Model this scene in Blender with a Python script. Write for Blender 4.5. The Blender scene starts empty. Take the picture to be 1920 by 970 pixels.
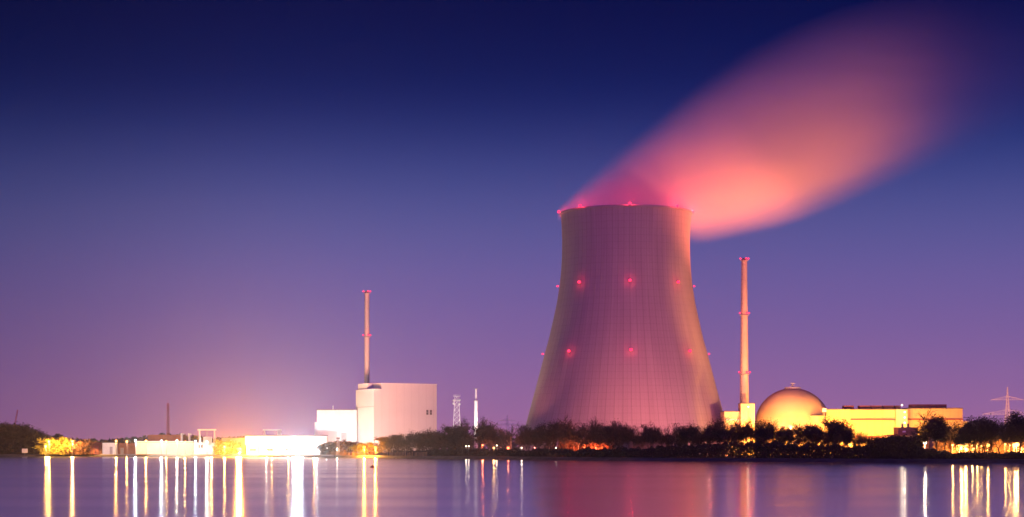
import bpy, math, random
from mathutils import Vector, Matrix, noise

# ------------------------------------------------------------------ camera, sky, exposure
sc = bpy.context.scene
CAMZ, HOR, F = 6.0, 842.0, 3611.0        # camera height (m), horizon row and focal length in photo pixels
cam = bpy.data.objects.new('camera', bpy.data.cameras.new('camera'))
sc.collection.objects.link(cam)
sc.camera = cam
cam.location = (0, 0, CAMZ)
cam.rotation_euler = (math.radians(90), 0, 0)
cam.data.sensor_width = 36.0
cam.data.lens = 36.0 * F / 1920.0
cam.data.shift_y = (HOR - 485.0) / 1920.0
cam.data.clip_start = 1.0
cam.data.clip_end = 20000.0

def lin(r, g, b):
    f = lambda c: (c / 255 / 12.92) if c / 255 <= 0.04045 else ((c / 255 + 0.055) / 1.055) ** 2.4
    return (f(r), f(g), f(b), 1.0)

sc.view_settings.view_transform = 'Standard'
sc.view_settings.look = 'None'
sc.view_settings.exposure = 0.0
sc.view_settings.gamma = 1.0
sc.view_settings.use_curve_mapping = False

w = bpy.data.worlds.new('World')
sc.world = w
w.use_nodes = True
nt = w.node_tree
nt.nodes.clear()
N = nt.nodes.new
out = N('ShaderNodeOutputWorld')
tc = N('ShaderNodeTexCoord')
sep = N('ShaderNodeSeparateXYZ')
nt.links.new(tc.outputs['Generated'], sep.inputs[0])
mr = N('ShaderNodeMapRange')
mr.inputs['From Min'].default_value = 0.0
mr.inputs['From Max'].default_value = 0.25
nt.links.new(sep.outputs['Z'], mr.inputs['Value'])
ramp = N('ShaderNodeValToRGB')
ramp.color_ramp.interpolation = 'EASE'
SKY = [(842, (164, 106, 154)), (770, (152, 103, 158)), (650, (128, 98, 160)), (520, (104, 92, 158)), (420, (84, 86, 150)),
       (320, (54, 66, 134)), (220, (16, 36, 104)), (130, (0, 22, 86)), (0, (0, 10, 66))]
els = ramp.color_ramp.elements
while len(els) > 1:
    els.remove(els[-1])
for i, (y, c) in enumerate(SKY):
    t = math.sin(math.atan((HOR - y) / F)) / 0.25
    e = els[0] if i == 0 else els.new(t)
    e.position = t
    e.color = lin(*c)
ramp.color_ramp.interpolation = 'B_SPLINE'
nt.links.new(mr.outputs[0], ramp.inputs[0])
# the afterglow is strongest ahead and fades towards the sides
az = N('ShaderNodeMapRange')
az.interpolation_type = 'SMOOTHSTEP'
az.inputs['From Min'].default_value = -0.30
az.inputs['From Max'].default_value = -0.08
az.inputs['To Min'].default_value = 0.66
az.inputs['To Max'].default_value = 1.0
nt.links.new(sep.outputs['X'], az.inputs['Value'])
bg = N('ShaderNodeBackground')
nt.links.new(ramp.outputs[0], bg.inputs['Color'])
nt.links.new(az.outputs[0], bg.inputs['Strength'])
sky = N('ShaderNodeTexSky')
sky.sky_type = 'NISHITA'
sky.sun_disc = False
sky.sun_elevation = math.radians(-2.0)
sky.sun_rotation = math.radians(180.0)
bg2 = N('ShaderNodeBackground')
bg2.inputs['Strength'].default_value = 0.0012
nt.links.new(sky.outputs[0], bg2.inputs['Color'])
add = N('ShaderNodeAddShader')
nt.links.new(bg.outputs[0], add.inputs[0])
nt.links.new(bg2.outputs[0], add.inputs[1])
# added violet fill from behind the camera, brightens the tower
bk = N('ShaderNodeMapRange')
bk.interpolation_type = 'SMOOTHSTEP'
bk.inputs['From Min'].default_value = 0.0
bk.inputs['From Max'].default_value = -0.9
bk.inputs['To Max'].default_value = 0.62
nt.links.new(sep.outputs['Y'], bk.inputs['Value'])
bg3 = N('ShaderNodeBackground')
bg3.inputs['Color'].default_value = (0.22, 0.06, 0.90, 1)
nt.links.new(bk.outputs[0], bg3.inputs['Strength'])
add2 = N('ShaderNodeAddShader')
nt.links.new(add.outputs[0], add2.inputs[0])
nt.links.new(bg3.outputs[0], add2.inputs[1])
nt.links.new(add2.outputs[0], out.inputs['Surface'])

cy = sc.cycles
cy.use_denoising = True
cy.max_bounces = 4
cy.diffuse_bounces = 2
cy.glossy_bounces = 2
cy.transmission_bounces = 2
cy.volume_bounces = 1
cy.transparent_max_bounces = 8
cy.sample_clamp_indirect = 4.0
cy.use_light_tree = True
cy.caustics_reflective = False
cy.caustics_refractive = False
cy.volume_step_rate = 1.0

PLANT = (1.0, 0.36, 0.035)      # sodium light
ORANGE = (1.0, 0.17, 0.06)
WHITE = (1.0, 0.82, 0.58)
AMBER = (1.0, 0.47, 0.11)      # sodium lamps on their poles
COOL = (0.85, 0.95, 1.0)
RED = (1.0, 0.03, 0.07)

# ------------------------------------------------------------------ helpers
def P(x, y, d):
    """a point seen at photo pixel x, y at the distance d (m) in front of the camera"""
    return Vector(((x - 960.0) / F * d, d, CAMZ + (HOR - y) / F * d))

def shore_d(x):
    """distance of the far waterline, metres, for the photo column x"""
    pts = [(-700, 854.6), (0, 856), (200, 856.2), (450, 857), (700, 858.8), (900, 861), (1200, 864.6), (1500, 866.6), (1920, 868.6), (2700, 871)]
    for (xa, ya), (xb, yb) in zip(pts, pts[1:]):
        if x <= xb:
            y = ya + (yb - ya) * (x - xa) / (xb - xa)
            break
    return CAMZ * F / (y - HOR)

LAND = 1.7
def wide(px, d):
    return px * d / F

class MB:
    def __init__(s):
        s.v, s.f, s.mi = [], [], []
    def add(s, vs, fs, m=0):
        b = len(s.v)
        s.v += [tuple(v) for v in vs]
        s.f += [tuple(b + i for i in f) for f in fs]
        s.mi += [m] * len(fs)
        return s
    def box(s, c, size, rz=0.0, m=0):
        """c = centre of the bottom face"""
        hx, hy, h = size[0] / 2, size[1] / 2, size[2]
        ca, sa = math.cos(rz), math.sin(rz)
        vs = []
        for z in (0, h):
            for x, y in ((-hx, -hy), (hx, -hy), (hx, hy), (-hx, hy)):
                vs.append((c[0] + x * ca - y * sa, c[1] + x * sa + y * ca, c[2] + z))
        return s.add(vs, [(3, 2, 1, 0), (4, 5, 6, 7), (0, 1, 5, 4), (1, 2, 6, 5), (2, 3, 7, 6), (3, 0, 4, 7)], m)
    def lathe(s, c, prof, seg=24, m=0, caps=True):
        vs, fs = [], []
        n = len(prof)
        for r, z in prof:
            for k in range(seg):
                a = 2 * math.pi * k / seg
                vs.append((c[0] + r * math.cos(a), c[1] + r * math.sin(a), c[2] + z))
        for i in range(n - 1):
            for k in range(seg):
                k2 = (k + 1) % seg
                fs.append((i * seg + k, i * seg + k2, (i + 1) * seg + k2, (i + 1) * seg + k))
        if caps:
            fs.append(tuple(range(seg))[::-1])
            fs.append(tuple((n - 1) * seg + k for k in range(seg)))
        return s.add(vs, fs, m)
    def bar(s, a, b, ra, rb=None, seg=4, m=0):
        a, b = Vector(a), Vector(b)
        rb = ra if rb is None else rb
        d = (b - a)
        if d.length < 1e-6:
            return s
        d.normalize()
        u = d.cross(Vector((0, 0, 1)) if abs(d.z) < 0.9 else Vector((1, 0, 0))).normalized()
        v = d.cross(u)
        vs = []
        for p, r in ((a, ra), (b, rb)):
            for k in range(seg):
                t = 2 * math.pi * (k + 0.5) / seg
                vs.append(p + u * (r * math.cos(t)) + v * (r * math.sin(t)))
        fs = [(k, (k + 1) % seg, seg + (k + 1) % seg, seg + k) for k in range(seg)]
        if seg > 3:
            fs += [tuple(range(seg))[::-1], tuple(range(seg, 2 * seg))]
        return s.add(vs, fs, m)
    def ball(s, c, r, seg=10, rings=6, sz=1.0, m=0):
        prof = []
        for i in range(1, rings):
            t = math.pi * i / rings
            prof.append((r * math.sin(t), -r * math.cos(t) * sz))
        return s.lathe(c, prof, seg, m)
    def leaf(s, p, size, rng, m=0):
        d = Vector((rng.uniform(-1, 1), rng.uniform(-1, 1), rng.uniform(-1, 1))).normalized()
        u = d.orthogonal().normalized()
        u.rotate(Matrix.Rotation(rng.uniform(0, 6.28), 3, d))
        v = d.cross(u)
        a, b = size * rng.uniform(.6, 1.2), size * rng.uniform(.35, .8)
        return s.add([p - u * a, p + v * b * .9, p + u * a * .8, p - v * b], [(0, 1, 2, 3)], m)
    def mesh(s, name, mats, smooth=False):
        me = bpy.data.meshes.new(name)
        me.from_pydata(s.v, [], s.f)
        mats = mats if isinstance(mats, (list, tuple)) else [mats]
        for m in mats:
            me.materials.append(m)
        if len(mats) > 1:
            me.polygons.foreach_set('material_index', s.mi)
        if smooth:
            me.polygons.foreach_set('use_smooth', [True] * len(me.polygons))
        me.update()
        return me
    def build(s, name, mats, parent=None, smooth=False, loc=None):
        """vertices are given in the parent's space (world space without one); loc moves the origin"""
        if loc is not None:
            s.v = [(v[0] - loc[0], v[1] - loc[1], v[2] - loc[2]) for v in s.v]
        o = bpy.data.objects.new(name, s.mesh(name, mats, smooth))
        sc.collection.objects.link(o)
        if loc is not None:
            o.location = loc
        o.parent = parent
        return o

def tag(o, label=None, cat=None, group=None, kind=None):
    if label: o['label'] = label
    if cat: o['category'] = cat
    if group: o['group'] = group
    if kind: o['kind'] = kind
    return o

def empty(name, loc, label=None, cat=None, group=None, rz=0.0):
    o = bpy.data.objects.new(name, None)
    o.empty_display_size = 1.0
    sc.collection.objects.link(o)
    o.location = loc
    o.rotation_euler = (0, 0, rz)
    return tag(o, label, cat, group)

ORD = ['first', 'second', 'third', 'fourth', 'fifth', 'sixth', 'seventh', 'eighth', 'ninth', 'tenth', 'eleventh', 'twelfth',
       'thirteenth', 'fourteenth', 'fifteenth', 'sixteenth', 'seventeenth', 'eighteenth', 'nineteenth', 'twentieth',
       'twenty-first', 'twenty-second', 'twenty-third', 'twenty-fourth', 'twenty-fifth', 'twenty-sixth', 'twenty-seventh']

# ------------------------------------------------------------------ materials
def mat(name, col, rough=0.8, var=0.15, scale=0.3, stretch=(1, 1, 1), metal=0.0, bump=0.0, detail=4.0, lines=None):
    """a plain weathered surface: base colour broken up by noise; lines = (spacing m, strength, axis) of panel joints"""
    m = bpy.data.materials.new(name)
    m.use_nodes = True
    t = m.node_tree
    b = t.nodes['Principled BSDF']
    b.inputs['Roughness'].default_value = rough
    b.inputs['Metallic'].default_value = metal
    co = t.nodes.new('ShaderNodeTexCoord')
    mp = t.nodes.new('ShaderNodeMapping')
    mp.inputs['Scale'].default_value = stretch
    t.links.new(co.outputs['Object'], mp.inputs[0])
    no = t.nodes.new('ShaderNodeTexNoise')
    no.inputs['Scale'].default_value = scale
    no.inputs['Detail'].default_value = detail
    t.links.new(mp.outputs[0], no.inputs['Vector'])
    r = t.nodes.new('ShaderNodeMapRange')
    r.inputs['From Min'].default_value = 0.3
    r.inputs['From Max'].default_value = 0.7
    r.inputs['To Min'].default_value = 1 - var
    r.inputs['To Max'].default_value = 1 + var
    t.links.new(no.outputs[0], r.inputs['Value'])
    last = r.outputs[0]
    if lines:
        for sp, st, ax in lines:
            sx = t.nodes.new('ShaderNodeSeparateXYZ')
            t.links.new(co.outputs['Object'], sx.inputs[0])
            a = t.nodes.new('ShaderNodeMath'); a.operation = 'DIVIDE'; a.inputs[1].default_value = sp
            t.links.new(sx.outputs[ax], a.inputs[0])
            fr = t.nodes.new('ShaderNodeMath'); fr.operation = 'FRACT'
            t.links.new(a.outputs[0], fr.inputs[0])
            gt = t.nodes.new('ShaderNodeMath'); gt.operation = 'LESS_THAN'; gt.inputs[1].default_value = 0.12
            t.links.new(fr.outputs[0], gt.inputs[0])
            mu = t.nodes.new('ShaderNodeMath'); mu.operation = 'MULTIPLY_ADD'
            mu.inputs[1].default_value = -st; mu.inputs[2].default_value = 1.0
            t.links.new(gt.outputs[0], mu.inputs[0])
            mm = t.nodes.new('ShaderNodeMath'); mm.operation = 'MULTIPLY'
            t.links.new(last, mm.inputs[0]); t.links.new(mu.outputs[0], mm.inputs[1])
            last = mm.outputs[0]
    vm = t.nodes.new('ShaderNodeVectorMath'); vm.operation = 'SCALE'
    vm.inputs[0].default_value = col
    t.links.new(last, vm.inputs['Scale'])
    t.links.new(vm.outputs[0], b.inputs['Base Color'])
    if bump:
        bp = t.nodes.new('ShaderNodeBump')
        bp.inputs['Strength'].default_value = bump
        bp.inputs['Distance'].default_value = 0.5
        t.links.new(no.outputs[0], bp.inputs['Height'])
        t.links.new(bp.outputs[0], b.inputs['Normal'])
    return m

_em = {}
def emit(col, strength):
    k = (col, strength)
    if k not in _em:
        m = bpy.data.materials.new('lit_lamp_glass')
        m.use_nodes = True
        t = m.node_tree
        t.nodes.clear()
        o = t.nodes.new('ShaderNodeOutputMaterial')
        e = t.nodes.new('ShaderNodeEmission')
        e.inputs['Color'].default_value = (*col, 1)
        e.inputs['Strength'].default_value = strength
        t.links.new(e.outputs[0], o.inputs[0])
        m.cycles.emission_sampling = 'NONE'
        _em[k] = m
    return _em[k]

M = {
    'clad': mat('pale_metal_cladding', (.62, .60, .56), .6, .05, .05, lines=[(6.0, .05, 'X')]),
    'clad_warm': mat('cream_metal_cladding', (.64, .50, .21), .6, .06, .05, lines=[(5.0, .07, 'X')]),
    'white': mat('white_painted_metal', (.72, .71, .68), .5, .06, .2),
    'concrete': mat('weathered_concrete', (.36, .34, .31), .85, .12, .08, (1, 1, .35)),
    'roof': mat('dark_roof_felt', (.10, .09, .09), .9, .2, .2),
    'redroof': mat('red_roof_sheet', (.33, .11, .08), .8, .15, .2),
    'brick': mat('brown_brick', (.26, .12, .09), .85, .15, .3, lines=[(3.0, .12, 'Z')]),
    'dark': mat('dark_metal', (.09, .08, .09), .6, .15, .5),
    'grey': mat('galvanised_steel', (.36, .35, .34), .5, .15, .5, metal=.3),
    'wood': mat('weathered_timber', (.30, .20, .13), .9, .25, .6),
    'leaf': mat('spring_leaves', (.034, .021, .016), .85, .55, .25),
    'leaf_dark': mat('evergreen_leaves', (.022, .015, .018), .85, .5, .25),
    'leaf_brown': mat('budding_twigs', (.050, .029, .024), .9, .45, .25),
    'leaf_lit': mat('lamplit_painted_leaves', (.34, .30, .04), .85, .35, .35),  # lit copy of the bush leaves, lamplight painted into the colour
    'leaf_thicket': mat('lamplit_painted_twigs', (.22, .105, .05), .9, .7, .6),  # lit copy for the thickets, orange lamplight painted into the twig colour
    'bark': mat('grey_bark', (.085, .065, .052), .95, .3, .5),
    'ground': mat('grass_and_gravel_ground', (.07, .065, .045), .95, .4, .02),
    'bank': mat('grassy_bank', (.085, .088, .062), .95, .5, .12, (1, 1, 1), bump=.4),
    'asphalt': mat('asphalt', (.05, .05, .05), .9, .2, .1),
    'orange': mat('orange_plastic', (.75, .22, .04), .4, .1, 2.0),
}

# ------------------------------------------------------------------ the setting: water, ground, bank
def water_material():
    m = bpy.data.materials.new('calm_lake_water')
    m.use_nodes = True
    t = m.node_tree
    t.nodes.clear()
    o = t.nodes.new('ShaderNodeOutputMaterial')
    g = t.nodes.new('ShaderNodeBsdfAnisotropic')
    g.distribution = 'GGX'
    d = t.nodes.new('ShaderNodeBsdfDiffuse')
    d.inputs['Color'].default_value = (.010, .012, .020, 1)
    mx = t.nodes.new('ShaderNodeMixShader')
    mx.inputs[0].default_value = 0.985
    g.inputs['Color'].default_value = (.97, .96, .97, 1)
    co = t.nodes.new('ShaderNodeTexCoord')
    mp = t.nodes.new('ShaderNodeMapping')
    mp.inputs['Scale'].default_value = (.0012, .02, 1)     # calm lanes and breeze lanes lie across the view
    t.links.new(co.outputs['Object'], mp.inputs[0])
    n = t.nodes.new('ShaderNodeTexNoise')
    n.inputs['Scale'].default_value = 1.0
    n.inputs['Detail'].default_value = 3.0
    t.links.new(mp.outputs[0], n.inputs['Vector'])
    r = t.nodes.new('ShaderNodeMapRange')
    r.inputs['From Min'].default_value = .35
    r.inputs['From Max'].default_value = .65
    r.inputs['To Min'].default_value = .125
    r.inputs['To Max'].default_value = .155
    t.links.new(n.outputs[0], r.inputs['Value'])
    t.links.new(r.outputs[0], g.inputs['Roughness'])
    t.links.new(d.outputs[0], mx.inputs[1])
    t.links.new(g.outputs[0], mx.inputs[2])
    t.links.new(mx.outputs[0], o.inputs[0])
    return m

mb = MB()
mb.add([(-2600, -60, 0), (2600, -60, 0), (2600, 2600, 0), (-2600, 2600, 0)], [(0, 1, 2, 3)])
tag(mb.build('lake_water', water_material()), 'calm violet lake water mirroring the lit power plant', kind='structure')

mbb, mbg = MB(), MB()
rows = []
xs = list(range(-700, 2701, 8))
for x in xs:
    d = shore_d(x)
    base = P(x, HOR, d)
    wob = noise.noise(Vector((x * .013, 0, 0))) * 4 + noise.noise(Vector((x * .06, 3, 0))) * 1.2
    dirv = Vector((base.x, base.y, 0)).normalized()
    rr = []
    for off, z in ((wob - 3, -.5), (wob, .12), (wob + 2.2, .75 + .2 * noise.noise(Vector((x * .05, 7, 0)))), (wob * .3 + 7, 1.25), (13, LAND)):
        q = Vector((base.x, base.y, 0)) + dirv * off
        rr.append((q.x, q.y, z))
    rows.append(rr)
n = len(rows[0])
vs = [v for r in rows for v in r]
fs = [(i * n + k, (i + 1) * n + k, (i + 1) * n + k + 1, i * n + k + 1) for i in range(len(rows) - 1) for k in range(n - 1)]
mbb.add(vs, fs)
tag(mbb.build('shore_bank', M['bank'], smooth=True), 'low grassy bank along the far shore', kind='structure')
vs, fs = [], []
for r in rows:
    a = Vector(r[-1])
    vs += [a, Vector((a.x * 1.02, 2600, LAND)), Vector((a.x * 1.5, 5200, LAND))]
for i in range(len(rows) - 1):
    fs += [(i * 3, (i + 1) * 3, (i + 1) * 3 + 1, i * 3 + 1), (i * 3 + 1, (i + 1) * 3 + 1, (i + 1) * 3 + 2, i * 3 + 2)]
mbg.add(vs, fs)
tag(mbg.build('ground', M['ground']), 'flat ground behind the shore', kind='structure')

# far woods on the horizon, one dark mass
rng = random.Random(5)
mb = MB()
for i in range(9000):
    x = rng.uniform(-400, 2300)
    d = rng.uniform(3600, 4000)
    hh = 26 + 14 * noise.noise(Vector((x * .008, 1, 0))) + 5 * noise.noise(Vector((x * .05, 4, 0)))
    p = P(x, HOR, d)
    mb.leaf(Vector((p.x, d, LAND + rng.random() ** .7 * hh)), 7.0, rng)
tag(mb.build('distant_woods', M['leaf_dark']), 'dark low woods along the horizon', 'woods', kind='stuff')

# ------------------------------------------------------------------ cooling tower
TD, TX = 1300.0, 1173.5
TC = P(TX, HOR, TD); TC.z = 0
sw = TD / F
PROF = [(396, 122.6), (402, 122.0), (415, 120.8), (450, 119.3), (480, 119.6), (510, 121.3), (536, 124.0), (570, 129.5), (600, 136.0), (635, 144.0), (663, 151.8),
        (700, 161.5), (735, 170.8), (770, 180.2), (800, 188.3), (825, 195.0), (836, 198.0)]
def tower_r(z):
    y = HOR - (z - CAMZ) / sw
    if y <= PROF[0][0]: return PROF[0][1] * sw
    for (ya, ra), (yb, rb) in zip(PROF, PROF[1:]):
        if y <= yb:
            return (ra + (rb - ra) * (y - ya) / (yb - ya)) * sw
    return PROF[-1][1] * sw
TTOP = CAMZ + (HOR - 402) * sw
TBOT = 9.5
def tower_material():
    m = bpy.data.materials.new('cooling_tower_concrete')
    m.use_nodes = True
    t = m.node_tree
    b = t.nodes['Principled BSDF']
    b.inputs['Roughness'].default_value = .9
    co = t.nodes.new('ShaderNodeTexCoord')
    sx = t.nodes.new('ShaderNodeSeparateXYZ')
    t.links.new(co.outputs['Object'], sx.inputs[0])
    def math_(op, a=None, bb=None, c=None):
        nd = t.nodes.new('ShaderNodeMath'); nd.operation = op
        for i, q in enumerate((a, bb, c)):
            if q is None: continue
            if isinstance(q, (int, float)): nd.inputs[i].default_value = q
            else: t.links.new(q, nd.inputs[i])
        return nd.outputs[0]
    ang = math_('ARCTAN2', sx.outputs['Y'], sx.outputs['X'])
    # runs of damp and soot down the shell, in lanes that follow the meridians
    cmb = t.nodes.new('ShaderNodeCombineXYZ')
    t.links.new(math_('MULTIPLY', ang, 14.0), cmb.inputs[0])
    t.links.new(math_('MULTIPLY', sx.outputs['Z'], .02), cmb.inputs[1])
    no = t.nodes.new('ShaderNodeTexNoise'); no.inputs['Scale'].default_value = 1.0; no.inputs['Detail'].default_value = 5
    t.links.new(cmb.outputs[0], no.inputs['Vector'])
    # lift joints, one ring each 1.5 m
    fz = math_('FRACT', math_('DIVIDE', sx.outputs['Z'], 4.5))
    jz = math_('MULTIPLY_ADD', math_('LESS_THAN', fz, .12), -.07, 1.0)
    # meridian ribs
    fa = math_('FRACT', math_('ADD', math_('MULTIPLY', ang, 72 / (2 * math.pi)), .5))
    dist = math_('ABSOLUTE', math_('SUBTRACT', fa, .5))
    rib = math_('MULTIPLY_ADD', math_('LESS_THAN', dist, .045), -.18, 1.0)
    fb = math_('FRACT', math_('MULTIPLY', ang, 72 / (2 * math.pi)))
    rib2 = math_('MULTIPLY_ADD', math_('LESS_THAN', math_('ABSOLUTE', math_('SUBTRACT', fb, .5)), .03), -.09, 1.0)
    mr_ = t.nodes.new('ShaderNodeMapRange')
    mr_.inputs['From Min'].default_value = .3; mr_.inputs['From Max'].default_value = .7
    mr_.inputs['To Min'].default_value = .92; mr_.inputs['To Max'].default_value = 1.06
    t.links.new(no.outputs[0], mr_.inputs['Value'])
    k = math_('MULTIPLY', math_('MULTIPLY', mr_.outputs[0], jz), math_('MULTIPLY', rib, rib2))
    vm = t.nodes.new('ShaderNodeVectorMath'); vm.operation = 'SCALE'
    vm.inputs[0].default_value = (.36, .33, .31)
    t.links.new(k, vm.inputs['Scale'])
    t.links.new(vm.outputs[0], b.inputs['Base Color'])
    return m

tower = empty('cooling_tower', (TC.x, TC.y, LAND), 'giant hyperbolic concrete cooling tower ribbed vertically and dotted with red lamps, venting steam', 'cooling tower')
mb = MB()
SEG, ST = 432, 46
prof = []
for i in range(ST + 1):
    z = TBOT + (TTOP - TBOT) * i / ST
    prof.append((tower_r(z), z))
vs, fs = [], []
for i, (r, z) in enumerate(prof):
    for k in range(SEG):
        a = 2 * math.pi * (k) / SEG
        rr = r + (.07 if k % 6 == 0 else 0.0)
        vs.append((rr * math.cos(a), rr * math.sin(a), z - LAND))
for i in range(ST):
    for k in range(SEG):
        k2 = (k + 1) % SEG
        fs.append((i * SEG + k, i * SEG + k2, (i + 1) * SEG + k2, (i + 1) * SEG + k))
b0 = len(vs)
SI = 72
for i, (r, z) in enumerate(prof):
    for k in range(SI):
        a = 2 * math.pi * k / SI
        vs.append(((r - 1.1) * math.cos(a), (r - 1.1) * math.sin(a), z - LAND))
for i in range(ST):
    for k in range(SI):
        k2 = (k + 1) % SI
        fs.append((b0 + (i + 1) * SI + k, b0 + (i + 1) * SI + k2, b0 + i * SI + k2, b0 + i * SI + k))
mb.add(vs, fs)
shell = mb.build('shell', tower_material(), tower)
mb = MB()
r = tower_r(TTOP)
prof2 = [(r - 1.2, -.4), (r + .7, -.4), (r + .7, .5), (r + .5, 1.0), (r - 1.2, 1.0), (r - 1.2, -.4)]
mb.lathe((0, 0, TTOP - LAND), prof2, 144, caps=False)
mb.build('rim', M['concrete'], tower)
mb = MB()
mb.lathe((0, 0, 0), [(tower_r(TBOT) + 4.5, 0), (tower_r(TBOT) + 4.5, 2.6), (tower_r(TBOT) + 3.9, 2.6), (tower_r(TBOT) + 3.9, 0)], 96, caps=False)
mb.build('basin_wall', M['concrete'], tower)
mb = MB()
for k in range(36):
    a0, a1, am = [2 * math.pi * (k + q) / 36 for q in (.12, .88, .5)]
    rb, rt = tower_r(TBOT) + 2.2, tower_r(TBOT) - .4
    for a in (a0, a1):
        mb.bar((rb * math.cos(am), rb * math.sin(am), 0), (rt * math.cos(a), rt * math.sin(a), TBOT - LAND + .5), .5)
mb.build('columns', M['concrete'], tower)

def point(name, parent, loc, col, power, radius, kind='POINT'):
    l = bpy.data.lights.new(name, kind)
    l.color = col
    l.energy = power
    l.shadow_soft_size = radius
    o = bpy.data.objects.new(name, l)
    sc.collection.objects.link(o)
    o.parent = parent
    o.location = loc
    return o

# red obstruction lamps on three levels, eight round the shell
rlm = MB().ball((0, 0, 0), 1.05, 12, 8).mesh('lamp_glass', emit((1.0, .02, .07), 4.0))
brm = MB().box((0, 0, -1.1), (1.0, 1.0, .5)).mesh('bracket', M['dark'])
def red_lamp(parent, p, s=1.0, power=2500.0, off=1.7, up=0.0):
    o = bpy.data.objects.new('obstruction_lamp', rlm)
    sc.collection.objects.link(o); o.parent = parent; o.location = p; o.scale = (s, s, s)
    c = bpy.data.objects.new('bracket', brm)
    sc.collection.objects.link(c); c.parent = o
    if power:
        a = math.atan2(p[1], p[0])      # the light leaves just outside the glass
        point('lamp_light', o, (off * math.cos(a), off * math.sin(a), up), RED, power, .3)
    return o
for lev, y in enumerate((402, 537, 664)):
    for k in range(8):
        a = -math.pi / 2 + k * math.pi / 4
        z = CAMZ + (HOR - y) * sw if lev else TTOP + 1.6
        r = tower_r(z) + (1.4 if lev else 1.2)
        front = math.sin(a) < .1
        if lev == 0:     # the rim lamps shine inwards as well, on the steam
            red_lamp(tower, (r * math.cos(a), r * math.sin(a), z - LAND), .9, 13000.0, -.6, 2.2)
        else:
            red_lamp(tower, (r * math.cos(a), r * math.sin(a), z - LAND), .9 if math.sin(a) < -.2 else .6, 650.0 if math.sin(a) < -.2 else (250.0 if front else 0))

# ------------------------------------------------------------------ steam plume
def float_curve(t, src, lo, hi, pts, vlo, vhi):
    """value of a curve through pts (x, y) at src"""
    mi = t.nodes.new('ShaderNodeMapRange')
    mi.inputs['From Min'].default_value = lo; mi.inputs['From Max'].default_value = hi
    t.links.new(src, mi.inputs['Value'])
    fc = t.nodes.new('ShaderNodeFloatCurve')
    cu = fc.mapping.curves[0]
    P0 = [((x - lo) / (hi - lo), (y - vlo) / (vhi - vlo)) for x, y in pts]
    cu.points[0].location = P0[0]; cu.points[1].location = P0[-1]
    for q in P0[1:-1]:
        cu.points.new(*q)
    fc.mapping.update()
    t.links.new(mi.outputs[0], fc.inputs['Value'])
    mo = t.nodes.new('ShaderNodeMapRange')
    mo.inputs['To Min'].default_value = vlo; mo.inputs['To Max'].default_value = vhi
    t.links.new(fc.outputs[0], mo.inputs['Value'])
    return mo.outputs[0]

PTOP = [(-46, 4), (-30, 20), (0, 47), (30, 72), (60, 95), (100, 116), (140, 131), (180, 139), (230, 145), (300, 150)]
PBOT = [(-46, -4), (0, -8), (36, -10), (46, -18), (60, -18), (80, -16), (110, -13), (140, -6), (180, 8), (230, 28), (300, 56)]
PDEN = [(-46, .25), (-25, .6), (20, .9), (60, 1.0), (110, .80), (150, .48), (190, .20), (230, .06), (270, .03), (300, 0)]
PWID = [(-46, 18), (-30, 34), (0, 43), (50, 48), (120, 58), (200, 66), (300, 70)]
def interp(pts, x):
    for (a, b), (c, d) in zip(pts, pts[1:]):
        if x <= c:
            return b + (d - b) * (x - a) / (c - a)
    return pts[-1][1]
def steam_material():
    m = bpy.data.materials.new('steam')
    m.use_nodes = True
    t = m.node_tree
    t.nodes.clear()
    o = t.nodes.new('ShaderNodeOutputMaterial')
    v = t.nodes.new('ShaderNodeVolumeScatter')
    v.inputs['Color'].default_value = (.97, .95, .95, 1)
    v.inputs['Anisotropy'].default_value = 0.0
    co = t.nodes.new('ShaderNodeTexCoord')
    sx = t.nodes.new('ShaderNodeSeparateXYZ')
    t.links.new(co.outputs['Object'], sx.inputs[0])
    X, Y, Z = sx.outputs
    def mt(op, a=None, bb=None, c=None, clamp=False):
        nd = t.nodes.new('ShaderNodeMath'); nd.operation = op; nd.use_clamp = clamp
        for i, q in enumerate((a, bb, c)):
            if q is None: continue
            if isinstance(q, (int, float)): nd.inputs[i].default_value = q
            else: t.links.new(q, nd.inputs[i])
        return nd.outputs[0]
    top = float_curve(t, X, -46, 300, PTOP, -30, 170)
    bot = float_curve(t, X, -46, 300, PBOT, -30, 170)
    den = float_curve(t, X, -46, 300, PDEN, 0, 1)
    wid = float_curve(t, X, -46, 300, PWID, 0, 80)
    vv = mt('DIVIDE', mt('SUBTRACT', Z, bot), mt('SUBTRACT', top, bot))
    vv = mt('SUBTRACT', vv, float_curve(t, X, -46, 300, [(-46, 0), (50, 0), (110, .05), (170, .09), (300, .10)], 0, 1))
    prof = float_curve(t, vv, 0, 1, [(0, 0), (.08, .22), (.2, .75), (.35, 1), (.5, .9), (.68, .5), (.82, .2), (.93, .05), (1, 0)], 0, 1)
    yy = mt('DIVIDE', Y, wid)
    lat = mt('SUBTRACT', 1.0, mt('MULTIPLY', yy, yy), clamp=True)
    # drifting streaks drawn out along the wind
    mp = t.nodes.new('ShaderNodeMapping')
    mp.inputs['Rotation'].default_value = (0, math.radians(33), 0)
    mp.inputs['Scale'].default_value = (.006, .03, .034)
    t.links.new(co.outputs['Object'], mp.inputs[0])
    no = t.nodes.new('ShaderNodeTexNoise'); no.inputs['Scale'].default_value = 1.0; no.inputs['Detail'].default_value = 2
    t.links.new(mp.outputs[0], no.inputs['Vector'])
    nn = mt('MULTIPLY_ADD', no.outputs[0], 1.5, .3)
    d = mt('MULTIPLY', mt('MULTIPLY', mt('MULTIPLY', den, prof), mt('MULTIPLY', lat, nn)), .030)
    t.links.new(d, v.inputs['Density'])
    t.links.new(v.outputs[0], o.inputs['Volume'])
    m.cycles.volume_sampling = 'MULTIPLE_IMPORTANCE'
    return m
mb = MB()
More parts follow.
